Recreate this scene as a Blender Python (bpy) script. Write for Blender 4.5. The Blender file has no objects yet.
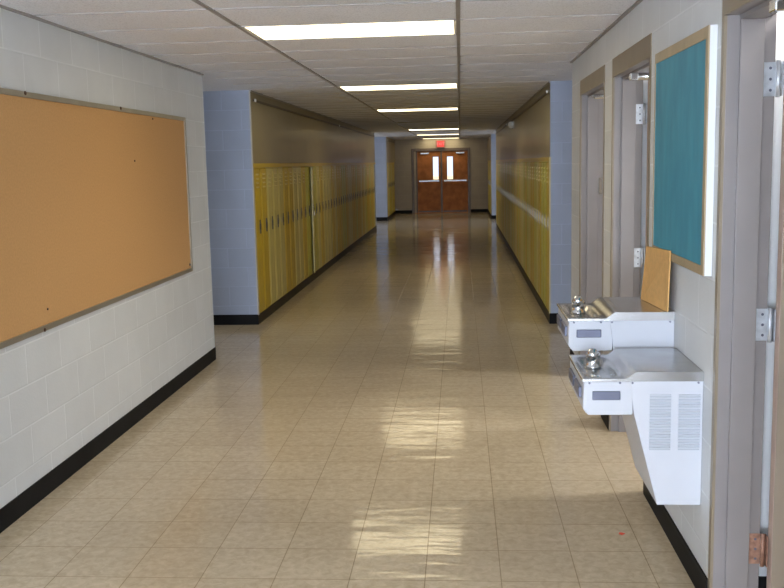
import bpy, bmesh, math, random
from mathutils import Vector, Matrix
random.seed(7)
sc = bpy.context.scene
COL = sc.collection
PI = math.pi

# ------------------------------------------------------------------ layout (metres)
XL, XR = -2.146, 0.90          # hallway walls
H = 2.434                      # ceiling
YREAR = -3.2                   # end of the hall behind the camera
YB = 31.66                     # far end wall
GL = (8.0, 9.8)                # near cross passage, left
GR = (7.85, 9.7)               # near cross passage, right
FC = (24.2, 27.8)              # far cross passage
T0, TROW, TP = -0.002, 5.388, 0.6096   # ceiling grid phase
XW, XE = -6.0, 5.0             # ends of the cross passages
DOORS = {3: (2.34, 3.415), 2: (4.64, 5.785), 1: (6.09, 7.30)}  # outer frame edges along Y
JD = 1.07                      # room side of the right wall

# ------------------------------------------------------------------ materials
def nt(name):
    m = bpy.data.materials.new(name); m.use_nodes = True
    n = m.node_tree; n.nodes.clear()
    o = n.nodes.new('ShaderNodeOutputMaterial'); b = n.nodes.new('ShaderNodeBsdfPrincipled')
    n.links.new(b.outputs[0], o.inputs[0])
    return m, n, b

def mix(n, fac, a, b):
    x = n.nodes.new('ShaderNodeMix'); x.data_type = 'RGBA'
    for s, v in ((0, fac), (6, a), (7, b)):
        if hasattr(v, 'links') or hasattr(v, 'is_output'): n.links.new(v, x.inputs[s])
        else: x.inputs[s].default_value = v if s == 0 else (*v, 1)
    return x.outputs[2]

def noise(n, scale, detail=3, vec=None, rough=.5):
    t = n.nodes.new('ShaderNodeTexNoise'); t.inputs['Scale'].default_value = scale
    t.inputs['Detail'].default_value = detail; t.inputs['Roughness'].default_value = rough
    if vec is None:
        c = n.nodes.new('ShaderNodeTexCoord'); vec = c.outputs['Object']
    n.links.new(vec, t.inputs['Vector'])
    return t

def ramp(n, src, p0, p1, c0=(0, 0, 0), c1=(1, 1, 1)):
    r = n.nodes.new('ShaderNodeValToRGB')
    r.color_ramp.elements[0].position = p0; r.color_ramp.elements[1].position = p1
    r.color_ramp.elements[0].color = (*c0, 1); r.color_ramp.elements[1].color = (*c1, 1)
    n.links.new(src, r.inputs[0]); return r.outputs[0]

def bump(n, b, h, strength, dist=.01, prev=None):
    x = n.nodes.new('ShaderNodeBump'); x.inputs['Strength'].default_value = strength
    x.inputs['Distance'].default_value = dist
    n.links.new(h, x.inputs['Height'])
    if prev: n.links.new(prev, x.inputs['Normal'])
    n.links.new(x.outputs[0], b.inputs['Normal']); return x.outputs[0]

def plain(name, c, rough=.5, metal=0, var=.08, scale=6, bmp=0, bscale=60, spec=.5, coat=0):
    m, n, b = nt(name)
    t = noise(n, scale, 4)
    lo = tuple(v*(1-var) for v in c); hi = tuple(min(1, v*(1+var)) for v in c)
    n.links.new(mix(n, ramp(n, t.outputs[0], .3, .7), lo, hi), b.inputs['Base Color'])
    b.inputs['Roughness'].default_value = rough; b.inputs['Metallic'].default_value = metal
    b.inputs['Specular IOR Level'].default_value = spec
    b.inputs['Coat Weight'].default_value = coat; b.inputs['Coat Roughness'].default_value = .12
    if bmp: bump(n, b, noise(n, bscale, 3).outputs[0], bmp, .004)
    return m

def emit(name, c, s):
    m = bpy.data.materials.new(name); m.use_nodes = True; n = m.node_tree; n.nodes.clear()
    o = n.nodes.new('ShaderNodeOutputMaterial'); e = n.nodes.new('ShaderNodeEmission')
    e.inputs[0].default_value = (*c, 1); e.inputs[1].default_value = s
    n.links.new(e.outputs[0], o.inputs[0]); return m

def block(name, axis, c, gap=1.12, rough=.55):
    """painted concrete block, 16 x 8 inch courses; axis is the horizontal run of the wall"""
    m, n, b = nt(name)
    tc = n.nodes.new('ShaderNodeTexCoord'); s = n.nodes.new('ShaderNodeSeparateXYZ'); cb = n.nodes.new('ShaderNodeCombineXYZ')
    n.links.new(tc.outputs['Object'], s.inputs[0])
    n.links.new(s.outputs['Y' if axis == 'y' else 'X'], cb.inputs[0]); n.links.new(s.outputs['Z'], cb.inputs[1])
    br = n.nodes.new('ShaderNodeTexBrick'); n.links.new(cb.outputs[0], br.inputs['Vector'])
    br.offset = .5; br.inputs['Scale'].default_value = 1
    br.inputs['Brick Width'].default_value = .4064; br.inputs['Row Height'].default_value = .2032
    br.inputs['Mortar Size'].default_value = .006; br.inputs['Mortar Smooth'].default_value = .6
    c2 = tuple(v*.95 for v in c)
    br.inputs['Color1'].default_value = (*c, 1); br.inputs['Color2'].default_value = (*c2, 1)
    br.inputs['Mortar'].default_value = (*[v*gap for v in c], 1)  # joint highlight put into a lighter mortar colour
    t = noise(n, 3.5, 4)
    n.links.new(mix(n, ramp(n, t.outputs[0], .35, .75), (.93, .93, .93), (1, 1, 1)), (mm := n.nodes.new('ShaderNodeMix')).inputs[7])
    mm.data_type = 'RGBA'; mm.blend_type = 'MULTIPLY'; mm.inputs[0].default_value = 1
    n.links.new(br.outputs['Color'], mm.inputs[6]); 
    for l in list(n.links):
        if l.to_node == mm and l.to_socket != mm.inputs[6]: n.links.remove(l)
    n.links.new(mix(n, ramp(n, t.outputs[0], .35, .75), (.93, .93, .93), (1, 1, 1)), mm.inputs[7])
    n.links.new(mm.outputs[2], b.inputs['Base Color'])
    b.inputs['Roughness'].default_value = rough
    inv = n.nodes.new('ShaderNodeMath'); inv.operation = 'SUBTRACT'; inv.inputs[0].default_value = 1
    n.links.new(br.outputs['Fac'], inv.inputs[1])
    p = bump(n, b, inv.outputs[0], .4, .005)
    bump(n, b, noise(n, 70, 4).outputs[0], .22, .004, p)
    return m

M = {}
WHT = (.68, .705, .725)
M['block_y'] = block('white_block_y', 'y', WHT)
M['block_x'] = block('white_block_x', 'x', WHT)
BLU = (.40, .455, .58)
M['blue_x'] = block('blue_block_x', 'x', BLU)
M['blue_y'] = block('blue_block_y', 'y', BLU)
M['tan_x'] = block('tan_block_x', 'x', (.42, .37, .30))
M['room'] = plain('room_paint', (.88, .89, .90), .7, var=.03)
M['panel'] = plain('upper_panel', (.29, .24, .13), .38, var=.05, scale=1.5, bmp=.05, bscale=4, coat=.1)
M['black_base'] = plain('black_rubber_base', (.008, .008, .009), .6, var=.3, spec=.15)
M['brown_base'] = plain('brown_black_base', (.022, .017, .012), .5, var=.3, spec=.2)
M['grid'] = plain('grid_metal', (.30, .28, .27), .5, var=.05)
M['gridthin'] = plain('grid_shadow_metal', (.40, .38, .38), .6, var=.05)
M['frame'] = plain('taupe_frame_paint', (.235, .215, .215), .38, var=.04, coat=.1)
M['casing'] = plain('casing_warm_reflection', (.225, .18, .125), .38, var=.05)  # frame paint turned brown: warm grazing reflection put into the colour
M['leaf'] = plain('door_veneer', (.28, .23, .18), .45, var=.10, scale=3)
M['kick'] = plain('kick_plate_steel', (.22, .24, .28), .35, metal=.8, var=.08)
M['chrome'] = plain('chrome', (.75, .77, .80), .14, metal=1, var=.04)
M['hinge'] = plain('hinge_steel', (.62, .66, .72), .35, metal=.7, var=.2, scale=30)
M['rust'] = plain('rusty_hinge_steel', (.36, .20, .14), .55, metal=.4, var=.35, scale=50)
M['alu'] = plain('aluminium_trim', (.36, .33, .27), .35, metal=.6, var=.06)
M['cork'] = plain('cork', (.55, .31, .12), .8, var=.06, scale=90, bmp=.25, bscale=220)
M['card'] = plain('fibreboard', (.66, .39, .14), .75, var=.08, scale=40)
M['oak'] = plain('board_frame_tan', (.40, .31, .19), .45, var=.10, scale=14)
M['whiteedge'] = plain('white_edge', (.72, .75, .77), .5, var=.02)
M['enamel'] = plain('white_enamel', (.56, .58, .63), .38, var=.015)
M['bar'] = plain('dark_push_bar', (.13, .14, .20), .35, metal=.3, var=.15)
M['slot'] = plain('vent_slot_grey', (.38, .41, .46), .5, var=.05)
M['dark'] = plain('dark_void', (.012, .012, .012), .8)
M['gold'] = plain('gold_yellow_enamel', (.53, .375, .018), .34, var=.06, scale=4, spec=.3)
M['pale'] = plain('pale_yellow_enamel', (.56, .48, .15), .34, var=.06, scale=4, spec=.3)
M['olive'] = plain('olive_yellow_enamel', (.47, .43, .06), .34, var=.06, scale=4, spec=.3)
M['lockin'] = plain('locker_inside', (.05, .045, .03), .7)
M['hdark'] = plain('shaded_handle_steel', (.02, .022, .035), .35, metal=.5)  # left row's handle steel, its lack of reflection put into a darker colour
M['hsteel'] = plain('reflecting_handle_steel', (.44, .42, .37), .5, metal=.6)  # same handle steel on the right, its reflection put into the colour
M['slotl'] = plain('bright_louvre_yellow', (.66, .55, .20), .3, var=.05)
M['wood'] = plain('red_brown_door_veneer', (.40, .15, .05), .5, var=.25, scale=5, spec=.2)
M['mull'] = plain('dark_brown_frame', (.13, .095, .075), .4, var=.1)
M['palejamb'] = plain('pale_jamb', (.42, .36, .27), .5)
M['signbody'] = plain('sign_housing', (.30, .13, .11), .5)
M['signred'] = emit('exit_red_glow', (1, .10, .08), .8)
M['signtxt'] = emit('exit_letter_glow', (1, .28, .24), .85)
M['lamp'] = emit('fluorescent_lens', (1.0, .85, .54), 4.9)
M['lampfill'] = emit('room_fill_lens', (1, .99, .97), 30)
M['lampfar'] = emit('far_fluorescent_lens', (1.0, .84, .52), 3.8)
M['lampoff'] = plain('unlit_lens', (.26, .23, .18), .4, var=.05)
M['white'] = plain('white_metal', (.72, .70, .66), .4, var=.03)
M['day_near'] = emit('daylit_entry_pane', (.74, .84, 1.0), 20.0)
M['day'] = emit('daylit_pane', (.80, .88, 1.0), 4.0)
M['red'] = plain('red_paper', (.75, .07, .03), .6)
M['tack'] = plain('dark_tack', (.10, .05, .03), .4)
M['wedge'] = plain('rail_dark', (.10, .075, .045), .4, metal=.3)
M['cap'] = plain('white_cap', (.9, .9, .88), .25)

def floor_mat():
    m, n, b = nt('vinyl_tile_floor')
    tc = n.nodes.new('ShaderNodeTexCoord'); mp = n.nodes.new('ShaderNodeMapping')
    n.links.new(tc.outputs['Object'], mp.inputs[0]); mp.inputs['Location'].default_value = (.4637, -3.925+.3048*.0, 0)
    br = n.nodes.new('ShaderNodeTexBrick'); n.links.new(mp.outputs[0], br.inputs['Vector'])
    br.offset = 0; br.inputs['Scale'].default_value = 1
    br.inputs['Brick Width'].default_value = .3048; br.inputs['Row Height'].default_value = .3048
    br.inputs['Mortar Size'].default_value = .0022; br.inputs['Mortar Smooth'].default_value = .35
    br.inputs['Color1'].default_value = (.555, .465, .335, 1); br.inputs['Color2'].default_value = (.525, .437, .312, 1)
    br.inputs['Mortar'].default_value = (.30, .235, .15, 1)
    t = noise(n, 26, 6, rough=.65); t.inputs['Distortion'].default_value = .6
    t2 = noise(n, 1.1, 3)
    m1 = n.nodes.new('ShaderNodeMix'); m1.data_type = 'RGBA'; m1.blend_type = 'MULTIPLY'; m1.inputs[0].default_value = 1
    n.links.new(br.outputs['Color'], m1.inputs[6])
    n.links.new(ramp(n, t.outputs[0], .32, .68, (.84, .83, .80), (1.12, 1.12, 1.12)), m1.inputs[7])
    m2 = n.nodes.new('ShaderNodeMix'); m2.data_type = 'RGBA'; m2.blend_type = 'MULTIPLY'; m2.inputs[0].default_value = 1
    n.links.new(m1.outputs[2], m2.inputs[6])
    n.links.new(ramp(n, t2.outputs[0], .35, .65, (.94, .93, .92), (1, 1, 1)), m2.inputs[7])
    n.links.new(m2.outputs[2], b.inputs['Base Color'])
    n.links.new(ramp(n, noise(n, 2.2, 4).outputs[0], .3, .7, (.08, .08, .08), (.14, .14, .14)), b.inputs['Roughness'])
    b.inputs['IOR'].default_value = 1.30
    # slightly wavy wax: long soft ripples plus each tile's dished edge
    mp2 = n.nodes.new('ShaderNodeMapping'); n.links.new(tc.outputs['Object'], mp2.inputs[0]); mp2.inputs['Scale'].default_value = (.6, 2.0, 1)
    p = bump(n, b, noise(n, 3.2, 2, mp2.outputs[0]).outputs[0], .38, .010)
    inv = n.nodes.new('ShaderNodeMath'); inv.operation = 'SUBTRACT'; inv.inputs[0].default_value = 1
    n.links.new(br.outputs['Fac'], inv.inputs[1])
    bump(n, b, inv.outputs[0], .25, .002, p)
    return m
M['floor'] = floor_mat()

def tile_mat():
    m, n, b = nt('acoustic_tile')
    t = noise(n, 120, 3); t2 = noise(n, .9, 2)
    c = mix(n, ramp(n, t.outputs[0], .36, .52), (.65, .66, .71), (.81, .825, .88))
    n.links.new(mix(n, ramp(n, t2.outputs[0], .3, .7), (.56, .535, .545), (1, 1, 1)), b.inputs['Base Color'])
    n.links.new(c, b.inputs['Base Color'])
    b.inputs['Roughness'].default_value = .85
    bump(n, b, t.outputs[0], .2, .003)
    return m
M['tile'] = tile_mat()

def steel_mat():
    m, n, b = nt('brushed_stainless')
    tc = n.nodes.new('ShaderNodeTexCoord'); mp = n.nodes.new('ShaderNodeMapping')
    n.links.new(tc.outputs['Object'], mp.inputs[0]); mp.inputs['Scale'].default_value = (2, 60, 60)
    t = noise(n, 8, 4, mp.outputs[0])
    n.links.new(ramp(n, noise(n, 6, 3).outputs[0], .3, .7, (.44, .43, .42), (.58, .58, .58)), b.inputs['Base Color'])
    b.inputs['Metallic'].default_value = 1
    b.inputs['Roughness'].default_value = .27
    return m
M['steel'] = steel_mat()

def teal_mat():
    m, n, b = nt('teal_paper')
    tc = n.nodes.new('ShaderNodeTexCoord'); mp = n.nodes.new('ShaderNodeMapping')
    n.links.new(tc.outputs['Object'], mp.inputs[0]); mp.inputs['Scale'].default_value = (1, 2.4, .8); mp.inputs['Rotation'].default_value = (.5, 0, 0)
    t = noise(n, 5, 5, mp.outputs[0])
    n.links.new(mix(n, ramp(n, t.outputs[0], .3, .7), (.04, .24, .34), (.06, .31, .42)), b.inputs['Base Color'])
    b.inputs['Roughness'].default_value = .6
    bump(n, b, t.outputs[0], .35, .01)
    return m
M['teal'] = teal_mat()

def outlook_mat():
    """what is seen through the end doors' narrow panes: bright sky over pale sunlit ground"""
    m = bpy.data.materials.new('daylit_door_pane'); m.use_nodes = True; n = m.node_tree; n.nodes.clear()
    o = n.nodes.new('ShaderNodeOutputMaterial'); e = n.nodes.new('ShaderNodeEmission')
    tc = n.nodes.new('ShaderNodeTexCoord'); s = n.nodes.new('ShaderNodeSeparateXYZ')
    n.links.new(tc.outputs['Object'], s.inputs[0])
    n.links.new(ramp(n, s.outputs['Z'], 1.20/2, 1.24/2, (1, .80, .50), (.70, .78, 1.0)), e.inputs[0])
    mt = n.nodes.new('ShaderNodeMath'); mt.operation = 'MULTIPLY'; mt.inputs[1].default_value = .5
    n.links.new(s.outputs['Z'], mt.inputs[0])
    for l in list(n.links):
        if l.to_node.type == 'VALTORGB': n.links.remove(l); n.links.new(mt.outputs[0], l.to_socket if False else [x for x in n.nodes if x.type == 'VALTORGB'][0].inputs[0])
    e.inputs[1].default_value = 1.15
    n.links.new(e.outputs[0], o.inputs[0]); return m
M['outlook'] = outlook_mat()

# ------------------------------------------------------------------ mesh helpers
def box(bm, x0, x1, y0, y1, z0, z1):
    r = bmesh.ops.create_cube(bm, size=1)
    for v in r['verts']:
        v.co = Vector(((x0+x1)/2+v.co.x*(x1-x0), (y0+y1)/2+v.co.y*(y1-y0), (z0+z1)/2+v.co.z*(z1-z0)))
def boxes(*L):
    bm = bmesh.new()
    for b in L: box(bm, *b)
    return bm
def prism(pts, y0, y1, bm=None):
    """outline in X-Z extruded along Y"""
    bm = bm or bmesh.new()
    a = [bm.verts.new((x, y0, z)) for x, z in pts]; b = [bm.verts.new((x, y1, z)) for x, z in pts]
    bm.faces.new(a); bm.faces.new(b[::-1]); k = len(pts)
    for i in range(k): bm.faces.new((a[i], b[i], b[(i+1) % k], a[(i+1) % k]))
    bmesh.ops.recalc_face_normals(bm, faces=bm.faces[:]); return bm
def lathe(prof, c=(0, 0, 0), axis='z', seg=24, bm=None):
    bm = bm or bmesh.new(); rows = []
    for r, h in prof:
        row = []
        for i in range(seg):
            a = 2*PI*i/seg; u, v = r*math.cos(a), r*math.sin(a)
            p = {'z': (u, v, h), 'x': (h, u, v), 'y': (u, h, v)}[axis]
            row.append(bm.verts.new((p[0]+c[0], p[1]+c[1], p[2]+c[2])))
        rows.append(row)
    for j in range(len(rows)-1):
        for i in range(seg): bm.faces.new((rows[j][i], rows[j][(i+1) % seg], rows[j+1][(i+1) % seg], rows[j+1][i]))
    bm.faces.new(rows[0][::-1]); bm.faces.new(rows[-1])
    bmesh.ops.recalc_face_normals(bm, faces=bm.faces[:]); return bm
def tube(path, r, bm=None, seg=12):
    bm = bm or bmesh.new(); rows = []
    path = [Vector(p) for p in path]
    for i, p in enumerate(path):
        d = (path[min(i+1, len(path)-1)]-path[max(i-1, 0)]).normalized()
        up = Vector((0, 0, 1)) if abs(d.z) < .9 else Vector((1, 0, 0))
        u = d.cross(up).normalized(); v = d.cross(u)
        rr = r[i] if isinstance(r, (list, tuple)) else r
        rows.append([bm.verts.new(p+(u*math.cos(2*PI*k/seg)+v*math.sin(2*PI*k/seg))*rr) for k in range(seg)])
    for j in range(len(rows)-1):
        for i in range(seg): bm.faces.new((rows[j][i], rows[j][(i+1) % seg], rows[j+1][(i+1) % seg], rows[j+1][i]))
    bm.faces.new(rows[0][::-1]); bm.faces.new(rows[-1])
    bmesh.ops.recalc_face_normals(bm, faces=bm.faces[:]); return bm

def wloc(o):
    v = Vector(o.location); p = o.parent
    while p: v += Vector(p.location); p = p.parent
    return v
def obj(name, bm, m, parent=None, bev=0, smooth=False, at=None, local=False):
    """link a bmesh given in world coordinates (or local=True) as one object under parent; at = its origin"""
    me = bpy.data.meshes.new(name); 
    org = Vector(at) if at else (wloc(parent) if parent else Vector((0, 0, 0)))
    if not local: bmesh.ops.translate(bm, verts=bm.verts[:], vec=-org)
    bm.to_mesh(me); bm.free()
    me.materials.append(M[m] if isinstance(m, str) else m)
    if smooth:
        for f in me.polygons: f.use_smooth = True
    o = bpy.data.objects.new(name, me); COL.objects.link(o)
    if parent: o.parent = parent
    if at and not local: o.location = org-(wloc(parent) if parent else Vector((0, 0, 0)))
    if bev:
        b = o.modifiers.new('edge', 'BEVEL'); b.width = bev; b.segments = 2; b.limit_method = 'ANGLE'
    return o
def empty(name, loc, label=None, cat=None, group=None, kind=None, rz=0):
    o = bpy.data.objects.new(name, None); COL.objects.link(o); o.location = loc; o.rotation_euler = (0, 0, rz)
    o.empty_display_size = .1
    return tag(o, label, cat, group, kind)
def tag(o, label=None, cat=None, group=None, kind=None):
    for k, v in (('label', label), ('category', cat), ('group', group), ('kind', kind)):
        if v: o[k] = v
    return o
def struct(name, bm, m, bev=0, label=None):
    return tag(obj(name, bm, m, bev=bev), label=label, kind='structure')

# ------------------------------------------------------------------ setting
struct('floor', boxes((XW-.2, XE+.2, YREAR-.2, 33.2, -.15, 0)), 'floor')
# left side
W = .25
struct('wall_left', boxes((XL-W, XL, YREAR, GL[0], 0, H)), 'block_y')
struct('wall_left_passage', boxes((XW, XL-W, GL[0]-.2, GL[0], 0, H)), 'block_x')
struct('wall_left_passage_far', boxes((XW, XL, GL[1], GL[1]+.02, 0, H)), 'blue_x')
struct('wall_left_pier', boxes((XW, XL, FC[1], FC[1]+.35, 0, H)), 'blue_x')
struct('wall_left_passage_back', boxes((XW, XL, FC[0]-.05, FC[0], 0, H)), 'blue_x')
LK0 = GL[1]+.02; LK1 = FC[0]-.05
struct('wall_left_upper', boxes((XL-.35, XL, LK0, LK1, 1.69, H)), 'panel')
struct('wall_left_behind_lockers', boxes((XL-.55, XL-.40, LK0, LK1, 0, H)), 'panel')
struct('wall_left_upper_far', boxes((XL-.35, XL, FC[1]+.35, YB, 1.69, H)), 'panel')
struct('wall_left_behind_far_lockers', boxes((XL-.55, XL-.40, FC[1]+.35, YB, 0, H)), 'panel')
# right side
segs = []; ys = [YREAR]
for k in (3, 2, 1): ys += list(DOORS[k])
ys.append(GR[0])
for i in range(0, len(ys), 2): segs.append((XR, JD, ys[i]+(.001 if i else 0), ys[i+1]-.001, 0, H))
for k in (3, 2, 1): segs.append((XR, JD, DOORS[k][0]-.001, DOORS[k][1]+.001, 2.236, H))
struct('wall_right', boxes(*segs), 'block_y')
struct('wall_right_passage', boxes((JD, XE, GR[0]-.2, GR[0], 0, H)), 'block_x')
struct('wall_right_passage_far', boxes((XR, XE, GR[1], GR[1]+.02, 0, H)), 'blue_x')
struct('wall_right_pier', boxes((XR, XE, FC[1], FC[1]+.35, 0, H)), 'blue_x')
struct('wall_right_passage_back', boxes((XR, XE, FC[0]-.05, FC[0], 0, H)), 'blue_x')
RK0 = GR[1]+.02
struct('wall_right_upper', boxes((XR, XR+.35, RK0, LK1, 1.69, H)), 'panel')
struct('wall_right_behind_lockers', boxes((XR+.40, XR+.55, RK0, LK1, 0, H)), 'panel')
struct('wall_right_upper_far', boxes((XR, XR+.35, FC[1]+.35, YB, 1.69, H)), 'panel')
struct('wall_right_behind_far_lockers', boxes((XR+.40, XR+.55, FC[1]+.35, YB, 0, H)), 'panel')
# ends
struct('wall_rear', boxes((XL-.3, XL+.12, YREAR-.2, YREAR, 0, H), (XR-.12, XE, YREAR-.2, YREAR, 0, H), (XL+.12, XR-.12, YREAR-.2, YREAR, 2.25, H), (XL+.12, XR-.12, YREAR-.2, YREAR, 0, .25)), 'block_x')
w = empty('window_9', ((XL+XR)/2, YREAR-.1, .25), kind='structure')
fx = [XL+.12+(XR-XL-.24)*k/4 for k in range(5)]
obj('window_frame', boxes(*[(x-.03, x+.03, YREAR-.14, YREAR-.04, .25, 2.25) for x in fx], (fx[0], fx[-1], YREAR-.14, YREAR-.04, .25, .33), (fx[0], fx[-1], YREAR-.14, YREAR-.04, 2.19, 2.25)), 'white', w)
for k in range(4): obj('window_pane', boxes((fx[k]+.03, fx[k+1]-.03, YREAR-.10, YREAR-.09, .33, 2.19)), 'day_near', w)
DX0, DX1, DZ = -1.60, .335, 2.125
struct('wall_far', boxes((XW, DX0, YB, YB+.2, 0, H), (DX1, XE, YB, YB+.2, 0, H), (DX0, DX1, YB, YB+.2, DZ, H)), 'tan_x')
# rooms behind the right-hand doors
struct('wall_room_side', boxes((XE-1, XE-.9, YREAR, GR[0]-.2, 0, H)), 'room')
struct('wall_room_partition', boxes((JD+.001, XE-1, 3.47, 3.56, 0, H)), 'room')
struct('baseboard_room', boxes((JD+.001, XE-1, 3.462, 3.47, 0, .1)), 'black_base')
struct('wall_room_partition_far', boxes((JD+.001, XE-1, 5.82, 5.90, 0, H)), 'room')
struct('ceiling_room', boxes((JD, XE-1, YREAR, GR[0]-.2, H, H+.05)), 'room')
# ends of the cross passages, each with a daylit window
n = 1
for x, s, (y0, y1) in ((XW, -1, GL), (XE, 1, GR), (XW, -1, FC), (XE, 1, FC)):
    a, b = sorted((x, x+s*.2))
    m0, m1 = y0+.3, y1-.3
    struct('wall_window_%s_%d' % ('west' if s < 0 else 'east', n), boxes((a, b, y0-.1, m0, 0, H), (a, b, m1, y1+.1, 0, H), (a, b, m0, m1, 0, .8), (a, b, m0, m1, 2.2, H)), 'block_y')
    w = empty('window_%d' % n, (x+s*.1, (y0+y1)/2, .8), kind='structure')
    obj('window_frame', boxes((a+.05, b-.05, m0, m0+.05, .8, 2.2), (a+.05, b-.05, m1-.05, m1, .8, 2.2), (a+.05, b-.05, m0, m1, .8, .85), (a+.05, b-.05, m0, m1, 2.15, 2.2), (a+.06, b-.06, (y0+y1)/2-.02, (y0+y1)/2+.02, .8, 2.2)), 'white', w)
    obj('window_pane', boxes((x+s*.09, x+s*.11, m0+.05, m1-.05, .85, 2.15) if s > 0 else (x-.11, x-.09, m0+.05, m1-.05, .85, 2.15)), 'day', w)
    n += 1

# ceiling: lay-in tiles, each bellied a few millimetres
LIGHT_ROWS = list(range(-14, 50, 7))
def ceiling():
    bm = bmesh.new()
    regs = [(XL, XR, YREAR, YB), (XW, XL, GL[0], GL[1]), (XR, XE, GR[0], GR[1]), (XW, XL, FC[0], FC[1]), (XR, XE, FC[0], FC[1])]
    for (x0, x1, y0, y1) in regs:
        for i in range(-6, 6):
            a, b = T0+i*1.2192, T0+(i+1)*1.2192
            ca, cb_ = max(a, x0), min(b, x1)
            if cb_-ca < .01: continue
            for j in range(-18, 45):
                c, d = TROW+j*TP, TROW+(j+1)*TP
                if i == -1 and j in LIGHT_ROWS and x0 == XL: continue
                cc, cd = max(c, y0), min(d, y1)
                if cd-cc < .01: continue
                rng = random.Random(i*131+j); tilt = rng.uniform(-.0015, .0015)
                nx, ny = 3, 5
                vs = [[None]*(ny+1) for _ in range(nx+1)]
                for p in range(nx+1):
                    for q in range(ny+1):
                        x = ca+(cb_-ca)*p/nx; y = cc+(cd-cc)*q/ny
                        u = (x-a)/(b-a); v = (y-c)/(d-c)
                        z = H-.003*math.sin(PI*min(max(v, 0), 1))-.002*math.sin(PI*min(max(u, 0), 1))
                        vs[p][q] = bm.verts.new((x, y, z))
                for p in range(nx):
                    for q in range(ny):
                        f = bm.faces.new((vs[p][q], vs[p][q+1], vs[p+1][q+1], vs[p+1][q])); f.smooth = True
    return bm
o = struct('ceiling', ceiling(), 'tile')
struct('ceiling_slab', boxes((XW-.2, XE+.2, YREAR-.2, 33.2, H+.16, H+.26)), 'room')
gb = bmesh.new()
for x in (T0, T0-1.2192): box(gb, x-.011, x+.011, YREAR, YB, H-.009, H+.004)
struct('ceiling_grid', gb, 'grid')
gb = bmesh.new()
for j in range(-16, 44):
    y = TROW+j*TP
    if YREAR < y < YB: box(gb, XL+.02, XR-.02, y-.004, y+.004, H-.006, H+.004)
struct('ceiling_cross_tees', gb, 'gridthin')
# wall angle along the ceiling edge
struct('trim_1', boxes((XL, XL+.018, YREAR, GL[0], H-.014, H+.002)), 'grid')
struct('trim_2', boxes((XR-.018, XR, YREAR, GR[0], H-.014, H+.002)), 'grid')
struct('trim_3', boxes((XL, XL+.018, GL[1], FC[0], H-.014, H+.002)), 'grid')
struct('trim_4', boxes((XR-.018, XR, GR[1], FC[0], H-.014, H+.002)), 'grid')
# baseboards
BH = .108
struct('baseboard_left', boxes((XL, XL+.008, YREAR, GL[0]+.008, 0, BH), (XL-W, XL+.008, GL[0], GL[0]+.008, 0, BH)), 'black_base', bev=.002)
struct('baseboard_left_passage', boxes((XW, XL+.006, GL[1]-.008, GL[1], 0, BH)), 'black_base')
struct('baseboard_left_lockers', boxes((XL-.35, XL+.006, GL[1]+.001, FC[0], 0, .1)), 'brown_base')
struct('baseboard_left_pier', boxes((XW, XL+.006, FC[1]-.008, FC[1], 0, BH), (XL, XL+.006, FC[1], FC[1]+.35, 0, BH)), 'black_base')
struct('baseboard_left_far', boxes((XL-.35, XL+.006, FC[1]+.351, YB, 0, .1)), 'black_base')
rb = bmesh.new()
for i in range(0, len(ys), 2): box(rb, XR-.008, XR, ys[i]+.002, ys[i+1]-.002, 0, BH)
struct('baseboard_right', rb, 'black_base', bev=.002)
struct('baseboard_right_passage', boxes((XR-.006, XE, GR[1]-.008, GR[1], 0, BH)), 'black_base')
struct('baseboard_right_lockers', boxes((XR-.006, XR+.35, GR[1]+.001, FC[0], 0, .1)), 'brown_base')
struct('baseboard_right_pier', boxes((XR-.006, XE, FC[1]-.008, FC[1], 0, BH), (XR-.006, XR, FC[1], FC[1]+.35, 0, BH)), 'black_base')
struct('baseboard_right_far', boxes((XR-.006, XR+.35, FC[1]+.351, YB, 0, .1)), 'black_base')
struct('baseboard_far', boxes((XL, DX0, YB-.008, YB, 0, BH), (DX1, XR, YB-.008, YB, 0, BH)), 'black_base')
# pale corner trims
struct('trim_5', boxes((XL-.012, XL+.003, GL[0]-.012, GL[0]+.003, BH, H-.014)), 'block_y')
struct('trim_6', boxes((XL-.004, XL+.008, GL[1]-.004, LK0+.02, .1, H-.014)), plain('pale_corner', (.52, .50, .46), .4))
struct('trim_7', boxes((XR-.008, XR+.004, GR[1]-.004, RK0+.02, .1, 1.69)), plain('yellow_corner', (.62, .52, .25), .4))

# ------------------------------------------------------------------ ceiling lights
ordw = {1: 'nearest', 8: 'second', 15: 'third', 22: 'fourth', 29: 'fifth', 36: 'farthest', 43: 'x'}
def troffer(j, lit, label, group='recessed fluorescent ceiling lights'):
    x0, x1 = T0-1.2192+.014, T0-.014; y0, y1 = TROW+j*TP+.008, TROW+(j+1)*TP-.008
    t = empty('ceiling_light', ((x0+x1)/2, (y0+y1)/2, H), label, 'ceiling light', group)
    obj('housing', boxes((x0-.01, x1+.01, y0-.006, y1+.006, H+.09, H+.11), (x0-.01, x0-.004, y0-.006, y1+.006, H, H+.1), (x1+.004, x1+.01, y0-.006, y1+.006, H, H+.1),
        (x0, x1, y0-.006, y0-.001, H, H+.1), (x0, x1, y1+.001, y1+.006, H, H+.1)), 'white', t)
    f = .012
    obj('trim_frame', boxes((x0, x1, y0, y0+f, H-.004, H+.012), (x0, x1, y1-f, y1, H-.004, H+.012), (x0, x0+f, y0+f, y1-f, H-.004, H+.012), (x1-f, x1, y0+f, y1-f, H-.004, H+.012)), 'white', t)
    obj('diffuser', boxes((x0+f, x1-f, y0+f, y1-f, H, H+.008)), ('lampfar' if j >= 35 or j < 0 else 'lamp') if lit else 'lampoff', t)
    return t
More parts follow.
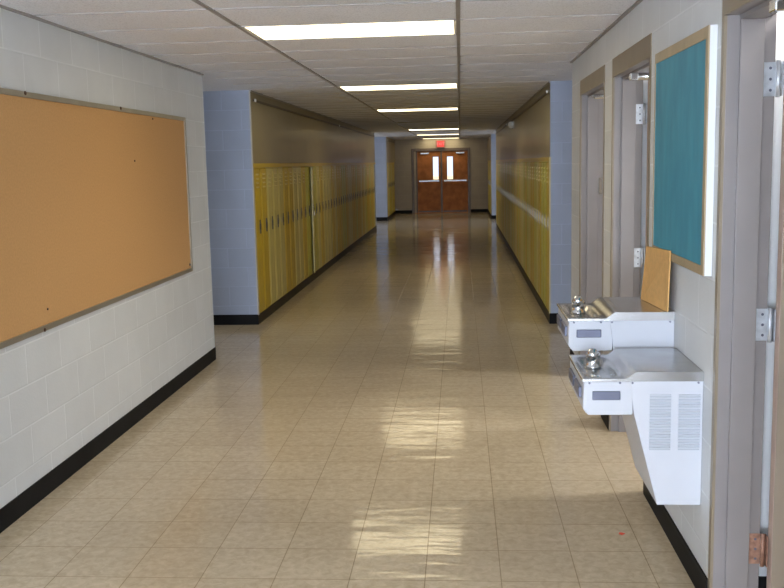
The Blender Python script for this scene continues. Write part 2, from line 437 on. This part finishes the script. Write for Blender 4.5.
lab = {0: 'large glowing ceiling panel nearest the camera, widest of the row', 7: 'second glowing ceiling panel from the camera, in the left-centre tile column',
       14: 'third glowing ceiling panel from the camera, just before the dark one', 21: 'unlit grey ceiling panel between the third and fourth glowing ones',
       28: 'glowing ceiling panel just beyond the unlit dark one', 35: 'thin glowing ceiling panel, second from the far double doors', 42: 'farthest and thinnest glowing ceiling panel, right before the exit sign'}
for j in (0, 7, 14, 21, 28, 35, 42): troffer(j, j != 21, lab[j])
for j in (-7, -14): troffer(j, True, 'glowing ceiling panel of the hall, out of the picture behind the camera')
# unseen lamps added in the side rooms to brighten the door gaps
for (x, y) in ((1.85, 3.22), (2.4, 4.9), (2.4, 6.9)):
    t = empty('room_fill_light', (x, y, H), 'unseen flat lamp added in a side room to brighten the door gap', 'ceiling light', 'added lamps in the side rooms')
    obj('fill_lamp_body', boxes((x-.6, x+.6, y-.15, y+.15, H-.04, H)), 'white', t)
    obj('diffuser', boxes((x-.58, x+.58, y-.13, y+.13, H-.06, H-.041)), 'lampfill', t)

# ------------------------------------------------------------------ door openings on the right
FX = XR-.004
def hinge(parent, yj, z0, m, x1=JD+.012):
    h = obj('hinge', boxes((JD-.040, JD+.001, yj-.003, yj, z0, z0+.114), (x1+.012, x1+.016, yj-.032, yj-.002, z0, z0+.114)), m, parent)
    obj('knuckle', tube([(x1+.002, yj-.016, z0-.004), (x1+.002, yj-.016, z0+.118)], .0075), m, h, smooth=True)
    sb = bmesh.new()
    for zz in (.02, .057, .094): lathe([(.005, -.0045), (.003, -.003)], (JD-.022+.006*((zz*50) % 2), yj, z0+zz), 'y', 10, sb)
    obj('screws', sb, 'bar', h)
def doorway(k, hinged_far=True):
    y0, y1 = DOORS[k]; F = .03; T = .105
    d = empty('door_%d' % k, (XR, (y0+y1)/2, 0), kind='structure')
    # jambs with a stop, head
    for (a, b, s) in ((y0, y0+F, 1), (y1-F, y1, -1)):
        e = b if s > 0 else a
        obj('jamb', boxes((FX+.010, JD, a, b, 0, 2.235-T), (XR+.048, JD-.042, *sorted((e-.001*s, e+.016*s)), 0, 2.235-T-.016)), 'frame', d, bev=.002)
        obj('casing', boxes((FX, FX+.010, a, b, 0, 2.235-T)), 'casing', d)
    obj('head', boxes((FX+.010, JD, y0, y1, 2.235-T, 2.235), (XR+.048, JD-.042, y0+F, y1-F, 2.235-T-.016, 2.235-T+.001)), 'frame', d, bev=.002)
    obj('head_casing', boxes((FX, FX+.010, y0, y1, 2.235-T, 2.235)), 'casing', d)
    zt = 2.235-T
    if hinged_far:
        yj = y1-F
        x0 = JD+.025
        lf = obj('door_leaf', boxes((x0, x0+.92, yj-.058, yj-.014, .012, zt-.005)), 'leaf', d, bev=.002)
        obj('kick_plate', boxes((x0+.060, x0+.88, yj-.0595, yj-.058, .03, .215)), 'kick', lf)
        obj('edge_strip', boxes((x0-.001, x0, yj-.058, yj-.014, .012, zt-.005)), plain('leaf_edge', (.50, .38, .32), .5), lf)
        hz = obj('door_handle', tube([(x0+.85, yj-.058, 1.0), (x0+.85, yj-.11, 1.0), (x0+.74, yj-.115, 1.0)], .010), 'chrome', lf, smooth=True)
        for z, mm in ((1.857, 'hinge'), (1.012, 'hinge'), (.187, 'rust')): hinge(d, yj, z, mm, JD+.003)
        # overhead closer: body on the leaf, arm to the head
        c = obj('door_closer', boxes((x0+.06, x0+.32, yj-.115, yj-.06, zt-.12, zt-.06)), 'chrome', lf, bev=.01)
        obj('closer_arm', tube([(XR+.020, yj-.43, zt-.036), (JD+.04, yj-.42, zt-.036), (JD+.16, yj-.30, zt-.045), (JD+.25, yj-.12, zt-.05)], .0205), 'chrome', c, smooth=True)
        obj('arm_shoe', boxes((XR+.018, XR+.060, yj-.46, yj-.40, zt-.056, zt-.0165)), 'chrome', c, bev=.005)
    else:
        yj = y1-F
        obj('strike_plate', boxes((JD-.036, JD-.010, yj-.002, yj, .98+.42, 1.10+.42)), 'chrome', d)
        lf = obj('door_leaf', boxes((JD+.030, JD+.95, y0+F+.014, y0+F+.058, .012, zt-.005)), 'leaf', d)
        obj('kick_plate', boxes((JD+.075, JD+.90, y0+F+.058, y0+F+.0595, .03, .29)), 'kick', lf)
        c = obj('closer_arm', tube([(XR+.06, y1-.32, zt-.034), (JD+.02, y1-.28, zt-.036), (JD+.14, y1-.5, zt-.04)], .013), 'chrome', d, smooth=True)
        obj('arm_shoe', boxes((XR+.04, XR+.12, y1-.36, y1-.28, zt-.036, zt-.0165)), 'chrome', c, bev=.005)
doorway(3); doorway(2); doorway(1, False)

# ------------------------------------------------------------------ boards
# cork board, left wall
CY0, CY1, CZ0, CZ1 = 3.70, 7.385, .845, 2.045
t = empty('cork_board', (XL, (CY0+CY1)/2, CZ0), 'long orange-brown cork notice board with metal rim on the left block wall', 'notice board')
obj('cork_panel', boxes((XL+.002, XL+.012, CY0+.02, CY1-.02, CZ0+.02, CZ1-.02)), 'cork', t)
fr = obj('rim', boxes((XL+.001, XL+.022, CY0, CY1, CZ0, CZ0+.028), (XL+.001, XL+.022, CY0, CY1, CZ1-.028, CZ1), (XL+.001, XL+.022, CY0, CY0+.026, CZ0+.028, CZ1-.028), (XL+.001, XL+.022, CY1-.026, CY1, CZ0+.028, CZ1-.028)), 'alu', t, bev=.002)
for y, z in ((4.62, CZ1-.008), (5.95, CZ1-.008), (4.65, CZ0+.008), (7.30, CZ0+.06)):
    obj('clip', lathe([(.010, 0), (.010, .004), (.006, .007)], (XL+.021, y, z), 'x', 12), 'tack', fr)
for (y, z, l) in ((6.18, 1.71, 'dark tack in the middle right of the cork board'), (4.72, .95, 'dark tack low at the left of the cork board'), (6.60, 2.0, 'small tack just under the top rim of the cork board')):
    tag(obj('thumb_tack', lathe([(.006, 0), (.007, .003), (.003, .006)], (XL+.0125, y, z), 'x', 12), 'tack'), l, 'tack', 'tacks in the cork board')
# teal board, right wall
BY0, BY1, BZ0, BZ1 = 3.478, 4.40, 1.232, 2.112
t = empty('teal_board', (XR, (BY0+BY1)/2, BZ0), 'display board covered in teal paper with a tan rim, above the drinking fountains', 'notice board')
obj('backing', boxes((XR-.026, XR-.001, BY0, BY1, BZ0, BZ1)), 'whiteedge', t)
obj('teal_sheet', boxes((XR-.0285, XR-.026, BY0+.034, BY1-.010, BZ0+.034, BZ1-.042)), 'teal', t)
obj('rim', boxes((XR-.032, XR-.026, BY0+.001, BY0+.034, BZ0, BZ1), (XR-.032, XR-.026, BY1-.010, BY1, BZ0, BZ1), (XR-.032, XR-.026, BY0+.034, BY1-.010, BZ0, BZ0+.034), (XR-.032, XR-.026, BY0+.034, BY1-.010, BZ1-.042, BZ1)), 'oak', t)

# ------------------------------------------------------------------ drinking fountains
def fountain(y0, dz, label, vents):
    y1 = y0+.457; xf, xb = .452, XR-.0015
    t = empty('drinking_fountain', ((xf+xb)/2, (y0+y1)/2, .345+dz), label, 'drinking fountain', 'wall-hung drinking fountains')
    zr = .838+dz
    # white basin housing: open tray of four sides and a bottom with a chamfer
    hb = bmesh.new()
    prism([(xf+.004, zr-.012), (xf+.002, .720+dz), (xf+.022, .697+dz), (.640, .697+dz), (.640, .712+dz), (xf+.03, .712+dz), (xf+.018, .728+dz), (xf+.018, zr-.012)], y0+.004, y1-.004, hb)
    box(hb, xf+.010, .640, y0+.0032, y0+.012, .705+dz, zr-.011); box(hb, xf+.010, .632, y1-.012, y1-.002, .705+dz, zr-.012)
    obj('basin_housing', hb, 'enamel', t, bev=.004)
    # cabinet with sloped front
    cz = zr-.006
    obj('cabinet', prism([(.628, cz), (.644, .700+dz), (.735, .345+dz), (xb, .345+dz), (xb, cz)], y0+.002, y1-.002), 'enamel', t, bev=.002)
    # stainless top: deck, slope and dished basin as one sheet with a turned-down skirt
    bm = bmesh.new(); NX, NY = 56, 48; g = []
    cx, cy = (xf+.600)/2+.006, (y0+y1)/2
    def hz(x, y):
        deck = zr+.026
        s = min(1, max(0, (x-.606)/.048)); s = s*s*(3-2*s)
        base = zr+(deck-zr)*s
        u = abs(x-cx)/.076; v = abs(y-cy)/.200
        r = (u**4+v**4)**.25
        k = min(1, max(0, (1.0-r)/.38)); k = k*k*(3-2*k)
        return base-.030*k + .0016*(math.exp(-((x-.662)/.004)**2)+math.exp(-((x-.680)/.004)**2))
    for i in range(NX+1):
        row = []
        for j in range(NY+1):
            x = xf-.002+(xb-xf+.002)*i/NX; y = y0-.002+(y1-y0+.004)*j/NY
            row.append(bm.verts.new((x, y, hz(x, y))))
        g.append(row)
    for i in range(NX):
        for j in range(NY):
            bm.faces.new((g[i][j], g[i+1][j], g[i+1][j+1], g[i][j+1])).smooth = True
    loop = [g[i][0] for i in range(NX+1)]+[g[NX][j] for j in range(1, NY+1)]+[g[i][NY] for i in range(NX-1, -1, -1)]+[g[0][j] for j in range(NY-1, 0, -1)]
    low = [bm.verts.new((v.co.x, v.co.y, zr-.010)) for v in loop]
    for i in range(len(loop)): bm.faces.new((loop[i], loop[(i+1) % len(loop)], low[(i+1) % len(loop)], low[i]))
    bmesh.ops.recalc_face_normals(bm, faces=bm.faces[:])
    top = obj('steel_top', bm, 'steel', t)
    md = top.modifiers.new('sheet', 'SOLIDIFY'); md.thickness = .0015; md.offset = -1
    zb = zr-.030
    # bubbler at the far end, strainer in front of it
    bx, by = .536, y0+.340
    bl = obj('bubbler', lathe([(.034, 0), (.034, .008), (.029, .012), (.027, .038), (.031, .050), (.029, .060), (.020, .067), (.006, .070)], (bx, by, zb), 'z', 20), 'chrome', t, smooth=True)
    obj('mouth_guard', tube([(bx, by, zb+.050), (bx-.004, by-.022, zb+.064), (bx-.008, by-.048, zb+.066), (bx-.010, by-.066, zb+.054)], [.018, .023, .024, .016]), 'chrome', bl, smooth=True)
    obj('drain_strainer', lathe([(.022, 0), (.022, .002), (.014, .006), (.004, .007)], (.524, y0+.17, zb), 'z', 20), 'chrome', t, smooth=True)
    # push bars: one on the near side, two on the front
    obj('push_bar', boxes((.488, .592, y0-.006, y0+.004, .757+dz, .791+dz)), 'bar', t, bev=.003)
    for a in (.06, .25): obj('push_bar', boxes((xf-.008, xf+.004, y0+a, y0+a+.15, .752+dz, .795+dz)), 'bar', t, bev=.003)
    for x in (.477, .591, .637, .88): obj('screw', lathe([(.004, -.003), (.0045, .002)], (x, y0+.0015, zr-.016), 'y', 10), 'bar', t)
    if vents:
        for (a, b) in ((.702, .780), (.809, .888)):
            vb = bmesh.new()
            for i in range(17):
                z = .771+dz-i*.01285
                box(vb, a, b, y0-.0015, y0+.003, z-.0034, z+.0034)
            obj('vent_grille', vb, 'slot', t)
            lip = bmesh.new()
            for i in range(17):
                z = .771+dz-i*.01285+.0048
                box(lip, a-.001, b+.001, y0-.004, y0+.003, z-.0014, z+.0014)
            obj('vent_louvres', lip, 'enamel', t)
    return t
fountain(3.55, 0, 'low white drinking fountain with steel top and side vents, nearer of the pair', True)
fountain(4.05, .147, 'high white drinking fountain with steel top, farther one with a brown sheet on it', False)

# brown fibreboard sheet standing on the high fountain, leaning on the wall
bm = bmesh.new()
q = [Vector((.864, 4.04, 1.0125)), Vector((.826, 4.43, 1.0125)), Vector((.858, 4.478, 1.252)), Vector((.860, 3.992, 1.276))]
nn = (q[1]-q[0]).cross(q[3]-q[0]).normalized()*.006
fa = [bm.verts.new(v) for v in q]; fb = [bm.verts.new(v+nn) for v in q]
bm.faces.new(fa); bm.faces.new(fb[::-1])
for i in range(4): bm.faces.new((fa[i], fa[(i+1) % 4], fb[(i+1) % 4], fb[i]))
bmesh.ops.recalc_face_normals(bm, faces=bm.faces[:])
tag(obj('fibreboard_sheet', bm, 'card', at=(.85, 4.27, 1.0125)), 'orange-brown fibreboard sheet leaning on the wall on top of the high fountain', 'board')

# ------------------------------------------------------------------ lockers
PW = .3348
cache = {}
def locker_meshes(color, handle):
    k = (color, handle)
    if k in cache: return cache[k]
    d = .30; w = PW/2-.001; z0, z1 = .102, 1.645
    body = boxes((-d, 0, -w, -w+.012, z0, z1), (-d, 0, w-.012, w, z0, z1), (-d, -d+.01, -w, w, z0, z1), (-d, 0, -w, w, z0, z0+.012), (-d, 0, -w, w, z1-.012, z1), (-.26, -.03, -w, w, 1.36, 1.37))
    hinge_y = w-.014; dw = 2*w-.028
    door = boxes((-.012, .006, -dw, 0, z0+.016, z1-.016), (.006, .009, -dw+.03, -.03, z0+.06, z1-.06))
    lv = bmesh.new()
    for zz in (1.43, 1.475, 1.52, 1.565):
        prism([(.009, zz), (.017, zz+.004), (.009, zz+.016)], -dw+.085, -.085, lv)
    yc = -dw/2+.06
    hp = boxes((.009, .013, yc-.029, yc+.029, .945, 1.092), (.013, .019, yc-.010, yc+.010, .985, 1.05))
    out = {}
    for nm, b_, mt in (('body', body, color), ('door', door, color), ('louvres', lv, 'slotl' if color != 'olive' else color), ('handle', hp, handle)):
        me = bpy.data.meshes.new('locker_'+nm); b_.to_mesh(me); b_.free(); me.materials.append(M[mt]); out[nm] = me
    out['hy'] = hinge_y; cache[k] = out; return out
protos = {}
def locker(color, handle, loc, rz, label, group, ajar=0):
    k = (color, handle)
    if k not in protos:
        mm = locker_meshes(*k)
        r = bpy.data.objects.new('locker', None); r.empty_display_size = .1; COL.objects.link(r)
        b_ = bpy.data.objects.new('locker_body', mm['body']); COL.objects.link(b_); b_.parent = r
        d_ = bpy.data.objects.new('locker_door', mm['door']); COL.objects.link(d_); d_.parent = r; d_.location = (0, mm['hy'], 0)
        l_ = bpy.data.objects.new('louvres', mm['louvres']); COL.objects.link(l_); l_.parent = d_
        h_ = bpy.data.objects.new('handle', mm['handle']); COL.objects.link(h_); h_.parent = d_
        r['category'] = 'locker'
        protos[k] = r
    else:
        s = protos[k]; r = s.copy(); COL.objects.link(r)
        for ch in s.children:
            c = ch.copy(); COL.objects.link(c); c.parent = r; c.rotation_euler = (0, 0, 0)
            for g in ch.children:
                e = g.copy(); COL.objects.link(e); e.parent = c
    r.location = loc; r.rotation_euler = (0, 0, rz); r['label'] = label; r['group'] = group
    if ajar:
        for ch in r.children:
            if ch.name.startswith('locker_door'): ch.rotation_euler = (0, 0, ajar)
    return r
NUM = 'first second third fourth fifth sixth seventh eighth ninth tenth eleventh twelfth thirteenth fourteenth fifteenth sixteenth seventeenth eighteenth nineteenth twentieth'.split()
def nth(i):
    i += 1
    if i <= 20: return NUM[i-1]
    t_ = {2: 'twenty', 3: 'thirty', 4: 'forty'}[i//10]
    return {2: 'twentieth', 3: 'thirtieth', 4: 'fortieth'}[i//10] if i % 10 == 0 else t_+'-'+NUM[i % 10-1]
CN = {'gold': 'gold yellow', 'pale': 'pale yellow', 'olive': 'greenish yellow'}
seqL = 'ggpppggppgo'+'oopgpppgpggoogppggoggpgpoggoggpgo'
seqR = 'googpoggpogoppgogpgogopgogpogpggogpgogopggpogo'
cm = {'g': 'gold', 'p': 'pale', 'o': 'olive'}
NL = 43
for i in range(NL):
    y = LK0+PW*(i+.5)
    if y+PW/2 > LK1: break
    aj = i == 11
    c = 'pale' if aj else cm[seqL[i % len(seqL)]]
    lb = ('yellow locker with its door ajar, dark gap beside it, twelfth in the left row' if aj
          else '%s steel locker with dark handle, %s from the near end of left row' % (CN[c], nth(i)))
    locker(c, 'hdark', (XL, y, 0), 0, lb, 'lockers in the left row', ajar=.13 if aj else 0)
for i in range(NL):
    y = RK0+PW*(i+.5)
    if y+PW/2 > LK1: break
    c = cm[seqR[i % len(seqR)]]
    locker(c, 'hsteel', (XR, y, 0), PI, '%s steel locker with bright handle, %s from the near end of right row' % (CN[c], nth(i)), 'lockers in the right row')
for s, x, rz, side in ((0, XL, 0, 'left'), (1, XR, PI, 'right')):
    for i in range(9):
        y = FC[1]+.36+PW*(i+.5)
        c = cm['gpogopgog'[i]]
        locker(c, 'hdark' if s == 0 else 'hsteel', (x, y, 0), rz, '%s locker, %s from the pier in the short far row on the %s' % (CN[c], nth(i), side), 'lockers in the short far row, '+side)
# yellow fascia over each row
for nm, x0, x1, y0, y1, w_ in (('left', XL-.30, XL+.012, LK0, LK0+PW*NL, 'long left'), ('right', XR-.012, XR+.30, RK0, RK0+PW*42.9, 'long right'),
                               ('left', XL-.30, XL+.012, FC[1]+.36, FC[1]+.36+PW*9, 'short far left'), ('right', XR-.012, XR+.30, FC[1]+.36, FC[1]+.36+PW*9, 'short far right')):
    tag(obj('locker_top_fascia', boxes((x0, x1, y0+.001, min(y1, YB-.01), 1.6455, 1.689)), 'gold'), 'yellow fascia strip running along the top of the %s locker row' % w_, 'fascia', 'fascias over the lockers')
# padlock on the ajar door
ya = LK0+PW*11.5
bm = boxes((XL+.050, XL+.066, ya-.135, ya-.100, .945, .985)); tube([(XL+.058, ya-.128, .983), (XL+.058, ya-.128, 1.0), (XL+.058, ya-.118, 1.01), (XL+.058, ya-.108, 1.0), (XL+.058, ya-.108, .983)], .0035, bm, 8)
tag(obj('padlock', bm, 'cap'), 'small bright padlock on the ajar locker door of the left row', 'padlock')

# dark rails with white end caps on the upper panels
def rail(x, s, y0, y1, label):
    t = empty('display_rail', (x, (y0+y1)/2, 2.335), label, 'rail', 'display rails above the lockers')
    obj('rail_bar', boxes((*sorted((x, x+s*.018)), y0, y1, 2.328, 2.348)), 'wedge', t)
    obj('end_cap', lathe([(.0, 0), (.017, 0), (.019, .008), (.012, .018), (.003, .021)] if s > 0 else [(.003, -.021), (.012, -.018), (.019, -.008), (.017, 0), (.0, 0)], (x+s*.018, y0+.02, 2.338), 'x', 16), 'cap', t, smooth=True)
rail(XL, 1, 9.95, 16.90, 'dark rail with white end cap over the left lockers, nearer length')
rail(XL, 1, 16.94, 24.0, 'dark rail with white end cap over the left lockers, farther length')
rail(XR, -1, 9.78, 18.1, 'dark rail with white end cap over the right lockers, nearer length')
rail(XR, -1, 18.14, 24.0, 'dark rail over the right lockers, beyond the silver dome')
rail(XL, 1, 28.2, 31.5, 'short dark rail over the far left lockers beside the end doors')
rail(XR, -1, 28.2, 31.5, 'short dark rail over the far right lockers beside the end doors')
# silvery dome high on the right panel
t = empty('wall_dome', (XR, 16.14, 2.25), 'round silvery dome fixture high on the right wall panel above the lockers', 'wall fixture')
obj('base_plate', boxes((XR-.016, XR, 16.07, 16.21, 2.19, 2.31)), 'white', t, bev=.004)
obj('dome', lathe([(.004, -.105), (.030, -.100), (.050, -.082), (.060, -.055), (.060, -.030), (.045, -.016)], (XR, 16.14, 2.25), 'x', 28), 'cap', t, smooth=True)
obj('side_lens', lathe([(.004, -.06), (.018, -.055), (.024, -.035), (.022, -.005)], (XR, 16.27, 2.26), 'x', 20), 'chrome', t, smooth=True)

# ------------------------------------------------------------------ end doors
d = empty('door_4', (-.635, YB, 0), kind='structure')
yd = YB+.04
obj('frame', boxes((DX0, DX0+.085, YB-.02, YB+.15, 0, DZ), (DX1-.085, DX1, YB-.02, YB+.15, 0, DZ), (DX0+.085, DX1-.085, YB-.02, YB+.15, DZ-.09, DZ)), 'mull', d, bev=.003)
obj('side_panel', boxes((DX0+.085, DX0+.15, YB+.01, YB+.06, 0, DZ-.09)), 'palejamb', d)
obj('inner_post', boxes((DX0+.15, DX0+.19, YB, YB+.12, 0, DZ-.09)), 'mull', d)
obj('centre_post', boxes((-.645, -.590, YB, YB+.12, 0, DZ-.09)), 'mull', d)
obj('threshold', boxes((DX0+.085, DX1-.085, YB-.02, YB+.14, 0, .012)), 'wood', d)
for (a, b, wa, wb, side) in ((DX0+.192, -.647, -.895, -.71, -1), (-.588, DX1-.087, -.43, -.235, 1)):
    z0, z1 = .014, DZ-.093; wz0, wz1 = 1.10, 1.85
    lf = obj('door_leaf', boxes((a, wa, yd, yd+.045, z0, z1), (wb, b, yd, yd+.045, z0, z1), (wa, wb, yd, yd+.045, z0, wz0), (wa, wb, yd, yd+.045, wz1, z1)), 'wood', d)
    obj('glass_pane', boxes((wa, wb, yd+.018, yd+.024, wz0, wz1)), 'outlook', lf)
    obj('pane_stop', boxes((wa-.012, wa+.004, yd-.006, yd, wz0-.012, wz1+.012), (wb-.004, wb+.012, yd-.006, yd, wz0-.012, wz1+.012), (wa, wb, yd-.006, yd, wz0-.012, wz0+.004), (wa, wb, yd-.006, yd, wz1-.004, wz1+.012)), 'mull', lf)
    pb = obj('push_bar', boxes((a+.05, b-.04, yd-.075, yd-.045, 1.035, 1.085)), 'hinge', lf, bev=.006)
    obj('bar_bracket', boxes((a+.05, a+.10, yd-.046, yd, 1.02, 1.10), (b-.09, b-.04, yd-.046, yd, 1.02, 1.10)), 'mull', pb)
    ca, cb2 = (a+.11, a+.39) if side < 0 else (b-.38, b-.10)
    obj('door_closer', boxes((ca, cb2, yd-.05, yd, z1-.095, z1-.045)), 'hinge', lf, bev=.006)
    obj('kick_plate', boxes((a+.03, b-.03, yd-.002, yd, .03, .08)), 'mull', lf)
# exit sign over the doors
ex0, ex1 = -.79, -.47
t = empty('exit_sign', ((ex0+ex1)/2, YB-.08, 2.14), 'red lit EXIT sign hanging over the far double doors', 'exit sign')
obj('sign_housing', boxes((ex0, ex1, YB-.10, YB-.045, 2.135, 2.385)), 'signbody', t, bev=.004)
obj('stem', boxes((-.64, -.62, YB-.08, YB-.06, 2.385, H-.004)), 'signbody', t)
obj('sign_face', boxes((ex0+.045, ex1-.045, YB-.103, YB-.10, 2.165, 2.355)), 'signred', t)
cu = bpy.data.curves.new('exit_text', 'FONT'); cu.body = 'EXIT'; cu.size = .125; cu.align_x = 'CENTER'; cu.align_y = 'CENTER'; cu.extrude = .001
cu.materials.append(M['signtxt'])
to = bpy.data.objects.new('lettering', cu); COL.objects.link(to); to.parent = t
bpy.context.view_layer.update()
me = bpy.data.meshes.new_from_object(to); bpy.data.objects.remove(to); me.materials.clear(); me.materials.append(M['signtxt'])
to = bpy.data.objects.new('lettering', me); COL.objects.link(to); to.parent = t
to.location = Vector(((ex0+ex1)/2, YB-.105, 2.26))-Vector(t.location); to.rotation_euler = (PI/2, 0, 0)

# scraps on the floor
for (x, y, w_, lb) in ((.775, 3.56, .011, 'tiny red paper scrap on the floor near the right baseboard'), (.70, 4.12, .016, 'faint red paper scrap on the floor below the drinking fountains')):
    bm = bmesh.new(); vs = [bm.verts.new((x+w_*math.cos(a)*r, y+w_*math.sin(a)*r, .0006)) for a, r in ((0, 1), (1.1, .7), (2.2, 1), (3.5, .8), (4.7, 1))]
    f = bm.faces.new(vs); e = bmesh.ops.extrude_face_region(bm, geom=[f])
    for v in e['geom']:
        if isinstance(v, bmesh.types.BMVert): v.co.z += .0015
    bmesh.ops.recalc_face_normals(bm, faces=bm.faces[:])
    tag(obj('paper_scrap', bm, 'red'), lb, 'paper scrap', 'red scraps on the floor')

# ------------------------------------------------------------------ world, camera
w = bpy.data.worlds.new('World'); sc.world = w; w.use_nodes = True
w.node_tree.nodes['Background'].inputs[0].default_value = (.6, .75, 1, 1)
w.node_tree.nodes['Background'].inputs[1].default_value = .05

f, yaw, pitch, roll, ch = 951.82, -.0736, -.1362, -.0210, 1.6572
F = Vector((math.sin(yaw)*math.cos(pitch), math.cos(yaw)*math.cos(pitch), math.sin(pitch)))
R = Vector((math.cos(yaw), -math.sin(yaw), 0)); U = R.cross(F)
R2 = R*math.cos(roll)+U*math.sin(roll); U2 = -R*math.sin(roll)+U*math.cos(roll)
cam = bpy.data.cameras.new('camera'); co = bpy.data.objects.new('camera', cam); COL.objects.link(co)
m = Matrix((R2, U2, -F)).transposed().to_4x4(); m.translation = Vector((0, 0, ch)); co.matrix_world = m
cam.sensor_width = 36; cam.sensor_fit = 'HORIZONTAL'; cam.lens = f/784*36; cam.clip_start = .05; cam.clip_end = 100
sc.camera = co

sc.view_settings.view_transform = 'Standard'; sc.view_settings.look = 'None'
sc.view_settings.exposure = .42; sc.view_settings.gamma = 1; sc.view_settings.use_curve_mapping = False
sc.cycles.use_denoising = True
sc.cycles.max_bounces = 10; sc.cycles.diffuse_bounces = 6; sc.cycles.glossy_bounces = 5
sc.cycles.sample_clamp_indirect = 6
sc.cycles.caustics_reflective = True
